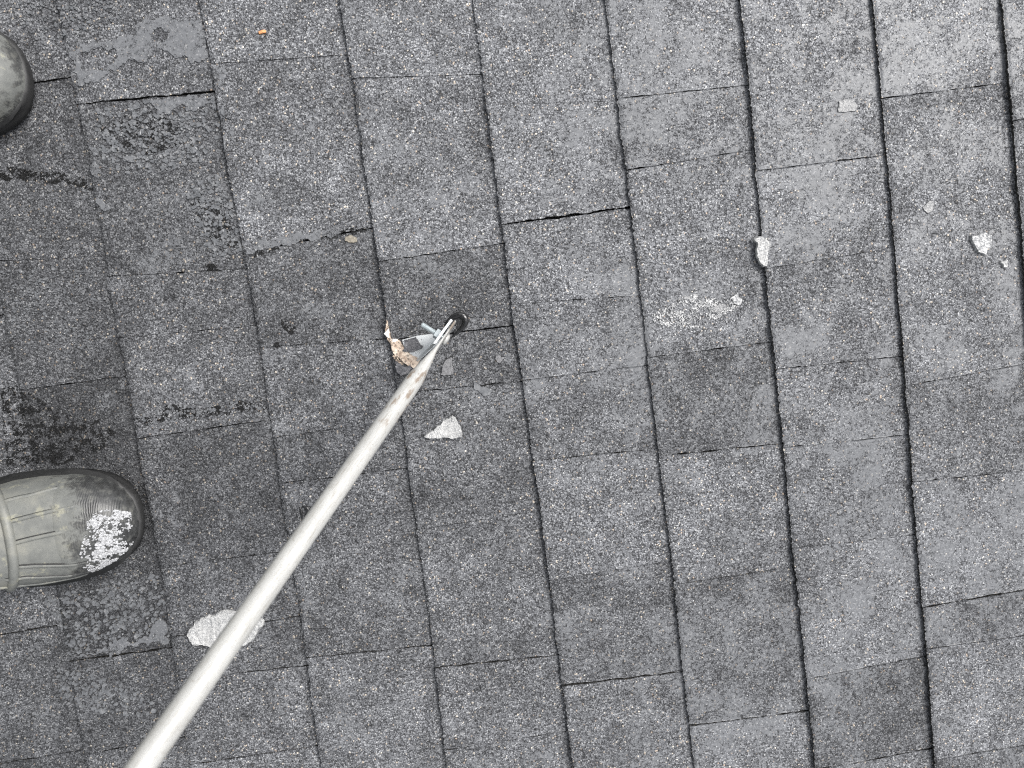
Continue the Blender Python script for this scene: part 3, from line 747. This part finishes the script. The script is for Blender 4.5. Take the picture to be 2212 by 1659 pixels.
# the dust is worn off the toe, leaving bare black rubber with a ragged border
sx = t.n.new('ShaderNodeSeparateXYZ'); t.l.new(p, sx.inputs[0])
toe = t.math('ADD', sx.outputs[0], t.math('MULTIPLY', t.math('SUBTRACT', n1, .5), .12))
toe = t.math('SUBTRACT', toe, t.attr('dusty'))
toe = t.math('ADD', toe, t.math('MULTIPLY', t.math('SUBTRACT', n2, .5), .08))
toe = t.math('ADD', toe, t.math('MULTIPLY', t.math('ABSOLUTE', sx.outputs[1]), .25))
toe = t.math('ADD', toe, t.math('MULTIPLY', sx.outputs[2], -.25))
bare = t.smooth(toe, -.060, -.038)
c = t.mix(t.math('MULTIPLY', bare, .92), c, t.ramp(n2, [(.35, (.012, .012, .013)), (.52, (.035, .036, .037)), (.70, (.10, .10, .092))]))
t.l.new(c, t.b.inputs['Base Color']); t.set(Roughness=t.ramp(bare, [(0, .56), (1, .40)]))
w = t.n.new('ShaderNodeTexWave'); t.l.new(p, w.inputs['Vector']); w.inputs['Scale'].default_value = 150.0; w.inputs['Distortion'].default_value = 9.0
w.inputs['Detail Scale'].default_value = .4
t.bump(t.math('ADD', t.math('ADD', n2, n3), t.math('MULTIPLY', w.outputs['Fac'], t.math('MULTIPLY', bare, .5))), .3, .0012); MAT['rubber'] = t.m; MAT['toe'] = t.m
MAT['sole'] = simple('black_sole', (.02, .02, .02), .55, 0, .4, 90, .5, .001)
MAT['snow'] = simple('packed_snow', (.40, .405, .415), .6, 0, .5, 380, .9, .0012)

# half width and top height of the boot upper against distance behind the toe tip (metres)
BW = [(0, .004), (.004, .020), (.012, .033), (.025, .0435), (.045, .0515), (.07, .0565), (.10, .0585), (.13, .0575), (.16, .052), (.20, .044), (.24, .042), (.275, .040), (.295, .031), (.306, .014), (.309, .002)]
BH = [(0, .020), (.004, .033), (.012, .044), (.025, .053), (.045, .060), (.07, .066), (.10, .074), (.125, .084), (.145, .098), (.165, .115), (.20, .125), (.24, .125), (.28, .12), (.309, .10)]
def lerp_t(tab, x):
    if x <= tab[0][0]: return tab[0][1]
    for (a, p_), (b, q_) in zip(tab, tab[1:]):
        if x <= b:
            f = (x - a) / (b - a); return p_ + (q_ - p_) * f
    return tab[-1][1]
ZS = .012          # top of the sole at the welt
def boot_pt(x, th, grow=0.0):
    """x: distance behind the toe tip, th: 0..pi round the upper from one side to the other"""
    w_, h_ = lerp_t(BW, x) + grow, lerp_t(BH, x) + grow
    c_, s_ = math.cos(th), math.sin(th); e = 2 / 2.5
    return Vector((-x, w_ * math.copysign(abs(c_) ** e, c_) + .004 * math.sin(x * 9), ZS + (h_ - ZS) * abs(s_) ** e))
def loft(rings, close=False):
    bm = bmesh.new(); V = [[bm.verts.new(p) for p in r] for r in rings]
    n = len(V[0])
    for a, b in zip(V, V[1:]):
        for i in range(n if close else n - 1): bm.faces.new((a[i], a[(i + 1) % n], b[(i + 1) % n], b[i]))
    return bm, V
def tube_on(path, r):
    bm = bmesh.new(); rings = []
    for i, q in enumerate(path):
        tdir = (path[min(i + 1, len(path) - 1)] - path[max(i - 1, 0)]).normalized()
        sd = tdir.cross(Vector((0, 0, 1)))
        if sd.length < 1e-5: sd = Vector((0, 1, 0))
        sd.normalize(); up_ = sd.cross(tdir)
        rr = r * (1 if 0 < i < len(path) - 1 else .3)
        rings.append([bm.verts.new(q + (sd * math.cos(a) + up_ * math.sin(a)) * rr) for a in [k / 8 * 6.28319 for k in range(8)]])
    for a, b in zip(rings, rings[1:]):
        for i in range(8): bm.faces.new((a[i], a[(i + 1) % 8], b[(i + 1) % 8], b[i]))
    return bm
def make_boot(label, loc, rotz, mirror, dusty=0.0):
    S = Matrix.Diagonal((1, -1 if mirror else 1, 1, 1))
    o = empty('rubber_boot', loc, Matrix.Rotation(rotz, 4, 'Z'))
    tag(o, label, 'boot', 'rubber boots of the photographer')
    def add(name, bm, mat, parent, smooth=True):
        bmesh.ops.transform(bm, matrix=S, verts=bm.verts)
        p_ = link(name, mesh_from(bm), mat, parent, (0, 0, 0), smooth)
        p_['dusty'] = dusty
        return p_
    nth = 40
    # upper: vamp from behind the toe cap to the heel
    def split(th): return .052 + .012 * math.sin(th) + .018 * (1 - math.sin(th)) * (1 if th > 1.57 else .2)
    rings = []
    xs = [(i / 46) for i in range(47)]
    for f in xs:
        rings.append([boot_pt(split(k / nth * math.pi) + f * (.309 - split(k / nth * math.pi)), k / nth * math.pi) for k in range(nth + 1)])
    bm, _ = loft(rings); up = add('upper', bm, MAT['rubber'], o)
    rings = []
    for i in range(29):
        f = (i / 28) ** 1.6
        rings.append([boot_pt(.0005 + f * (split(k / nth * math.pi) + .001), k / nth * math.pi, .0010 * (1 if f < .97 else .1)) for k in range(nth + 1)])
    bm, _ = loft(rings); add('toe_cap', bm, MAT['toe'], o)
    # sole with an outstanding welt
    out = []
    for i in range(80):
        a = i / 80
        x = .309 * (.5 - .5 * math.cos(a * 2 * math.pi)); sgn = 1 if a < .5 else -1
        out.append((x, sgn * (lerp_t(BW, x) + .0012) + .004 * math.sin(x * 9)))
    lev = [(0, -.002), (.004, 0), (.012, .0015), (.016, .0005), (.018, -.006)]
    rings = []
    for z, g_ in lev:
        rings.append([Vector((-x - (g_ if x > .15 else -g_) * (1 if abs(y) < .03 else .4), y + math.copysign(g_, y), z + .004 * max(0, 1 - x / .06))) for x, y in out])
    bm, V = loft(rings, True); bm.faces.new(V[0]); bm.faces.new(V[-1]); add('sole', bm, MAT['sole'], o)
    # shaft rising from the instep
    rings = []
    for i in range(15):
        f = i / 14; z = .07 + f * .27
        cx = -.205 - .004 * f; rx = .074 - .018 * f + .016 * max(0, f - .5); ry = .050 + .004 * math.sin(f * 5) + .014 * f
        rings.append([Vector((cx + rx * math.cos(k / 36 * 6.28319), ry * math.sin(k / 36 * 6.28319), z)) for k in range(36)])
    rings.append([Vector((-.209 + (p_.x + .209) * .9, p_.y * .9, p_.z)) for p_ in rings[-1]])
    rings.append([Vector((p_.x, p_.y, p_.z - .2)) for p_ in rings[-1]])
    bm, V = loft(rings, True); add('shaft', bm, MAT['rubber'], o)
    # raised rib round the instep and ridges running to the toe
    def on(x, th): return boot_pt(x, th, -.0006)
    path = [on(.104 + .030 * (abs(k / 30 - .5) * 2) ** 2 * 1.3, math.pi * (.06 + .88 * k / 30)) for k in range(31)]
    add('instep_band', tube_on(path, .0050), MAT['rubber'], up)
    pi = math.pi
    lines = [((.104, .60 * pi), (.085, .615 * pi), (.06, .635 * pi), (.045, .65 * pi)),
             ((.104, .50 * pi), (.085, .505 * pi), (.055, .51 * pi)),
             ((.104, .385 * pi), (.09, .37 * pi), (.072, .34 * pi), (.055, .30 * pi), (.04, .285 * pi)),
             ((.120, .30 * pi), (.10, .285 * pi), (.08, .23 * pi), (.062, .17 * pi), (.045, .13 * pi)),
             ((.145, .22 * pi), (.12, .19 * pi), (.095, .14 * pi), (.075, .09 * pi), (.06, .06 * pi)),
             ((.115, .74 * pi), (.09, .76 * pi), (.065, .81 * pi))]
    for xa in (.020, .031):
        add('ridge', tube_on([on(xa + .02 * abs(k / 24 - .5) ** 2, pi * (.14 + .72 * k / 24)) for k in range(25)], .0012), MAT['rubber'], up)
    for L in lines:
        path = []
        for (a, b), (c_, d_) in zip(L, L[1:]):
            for j in range(6): f = j / 6; path.append(on(a + (c_ - a) * f, b + (d_ - b) * f))
        path.append(on(*L[-1]))
        add('ridge', tube_on(path, .0024), MAT['rubber'], up)
        crease = []
        for q in path:                                   # black strip along the ridge foot, painting the groove and its shade
            d_ = Vector((0, q.y, max(.001, q.z - .02))); sd_ = Vector((0, -d_.z, d_.y)).normalized()
            crease.append(q + sd_ * .0024 + Vector((0, 0, .0002)))
        add('crease_and_shade', tube_on(crease, .0009), MAT['sole'], up)
    return o
zb = .0085
lowboot = make_boot('olive-grey rubber boot with white snow on its toe, lower left', (-.0090, -.163, zb), math.radians(-2), True, -.008)
upboot = make_boot('olive-grey rubber boot with bare toe, cut by the left edge near the top', (-.0420, .323, zb), math.radians(4), False, .034)
# crusted snow on the toe of the lower boot
r = random.Random(5); bm = bmesh.new()
def snow_ok(x, th):
    q = boot_pt(x, th)
    f = fbm(q.x, q.y, 95, 4.0) + .7 * fbm(q.x, q.y, 330, 9.0)
    band = abs(x - (.020 + .011 * math.sin(th * 2.2)))
    return .38 < th < 1.95 and band < .021 and f > .10 + band * 11 - (.2 if band < .006 else 0) - .55 * r.random() ** 4
k = 0
while k < 3800:
    x, th = r.uniform(.003, .05), r.uniform(.36, 2.0)
    if not snow_ok(x, th): k += .05; continue
    q = boot_pt(x, th, .0012); nn = (boot_pt(x, th, .004) - boot_pt(x, th, 0)).normalized()
    s1 = nn.cross(Vector((1, .3, .2))).normalized(); s2 = nn.cross(s1)
    rad = .0003 + .0009 * r.random() ** 2; m = 6
    rg = []
    for (sc_, hh) in ((1.0, -.0006), (.85, rad * .45), (.4, rad * .7)):
        rg.append([bm.verts.new(q + nn * hh + (s1 * math.cos(i / m * 6.283) + s2 * math.sin(i / m * 6.283)) * rad * sc_ * r.uniform(.7, 1.25)) for i in range(m)])
    for a, b in zip(rg, rg[1:]):
        for i in range(m): bm.faces.new((a[i], a[(i + 1) % m], b[(i + 1) % m], b[i]))
    bm.faces.new(rg[-1]); k += 1
for w_ in bm.verts: w_.co.y = -w_.co.y
me = mesh_from(bm)
snow = bpy.data.objects.new('snow_crust', me); C.objects.link(snow); me.materials.append(MAT['snow'])
snow.matrix_world = lowboot.matrix_world.copy()
tag(snow, 'crumbly white snow crust stuck to the toe of the lower boot', 'snow')

# ------------------------------------------------------------------ the photographer, standing just out of the picture
J = {'pelvis': ((-.07, .065, .92), .15), 'waist': ((-.04, .065, 1.06), .145), 'chest': ((.0, .065, 1.28), .17), 'neck': ((.04, .065, 1.48), .07),
     'head': ((.09, .065, 1.60), .105), 'crown': ((.11, .065, 1.70), .08),
     'hip_a': ((-.09, -.04, .86), .11), 'knee_a': ((-.125, -.13, .50), .072), 'calf_a': ((-.18, -.155, .33), .062), 'ankle_a': ((-.21, -.168, .17), .050),
     'hip_b': ((-.09, .17, .86), .11), 'knee_b': ((-.15, .25, .50), .072), 'calf_b': ((-.21, .285, .33), .062), 'ankle_b': ((-.245, .303, .17), .050),
     'sh_a': ((.0, -.13, 1.38), .08), 'el_a': ((.08, -.19, 1.10), .058), 'ha_a': ((.33, -.10, .95), .036),
     'sh_b': ((.0, .26, 1.38), .08), 'el_b': ((.08, .28, 1.10), .058), 'ha_b': ((.33, .13, .95), .036)}
ED = [('pelvis', 'waist'), ('waist', 'chest'), ('chest', 'neck'), ('neck', 'head'), ('head', 'crown'),
      ('pelvis', 'hip_a'), ('hip_a', 'knee_a'), ('knee_a', 'calf_a'), ('calf_a', 'ankle_a'), ('pelvis', 'hip_b'), ('hip_b', 'knee_b'), ('knee_b', 'calf_b'), ('calf_b', 'ankle_b'),
      ('chest', 'sh_a'), ('sh_a', 'el_a'), ('el_a', 'ha_a'), ('chest', 'sh_b'), ('sh_b', 'el_b'), ('el_b', 'ha_b')]
keys = list(J)
me = bpy.data.meshes.new('person')
base = Vector((-.2, .06, 0))
me.from_pydata([Vector(J[k_][0]) - base for k_ in keys], [(keys.index(a), keys.index(b)) for a, b in ED], [])
person = bpy.data.objects.new('person', me); C.objects.link(person)
md = person.modifiers.new('skin', 'SKIN'); sbd = person.modifiers.new('smooth', 'SUBSURF'); sbd.levels = 2
for i, k_ in enumerate(keys):
    sv = me.skin_vertices[0].data[i]; sv.radius = (J[k_][1], J[k_][1] * (.8 if k_ in ('chest', 'waist') else 1)); sv.use_root = k_ == 'pelvis'
dg = bpy.context.evaluated_depsgraph_get()
me2 = bpy.data.meshes.new_from_object(person.evaluated_get(dg))
person.modifiers.clear(); person.data = me2
me2.materials.clear()
for m_ in (simple('work_trousers', (.05, .052, .06), .85, 0, .3, 60, .5, .002), simple('work_jacket', (.035, .045, .06), .8, 0, .25, 60, .5, .002), simple('skin_tone', (.5, .33, .25), .5, 0, .08, 80, .1)): me2.materials.append(m_)
for f in me2.polygons:
    z = f.center.z; x = f.center.x + base.x
    f.material_index = 2 if (z > 1.47 or (x > .29 and z < 1.05)) else (1 if z > .95 or x > .02 else 0)
    f.use_smooth = True
person.matrix_world = M @ Matrix.Translation(base)
tag(person, 'person in dark work clothes wearing the rubber boots, outside the left edge', 'person')
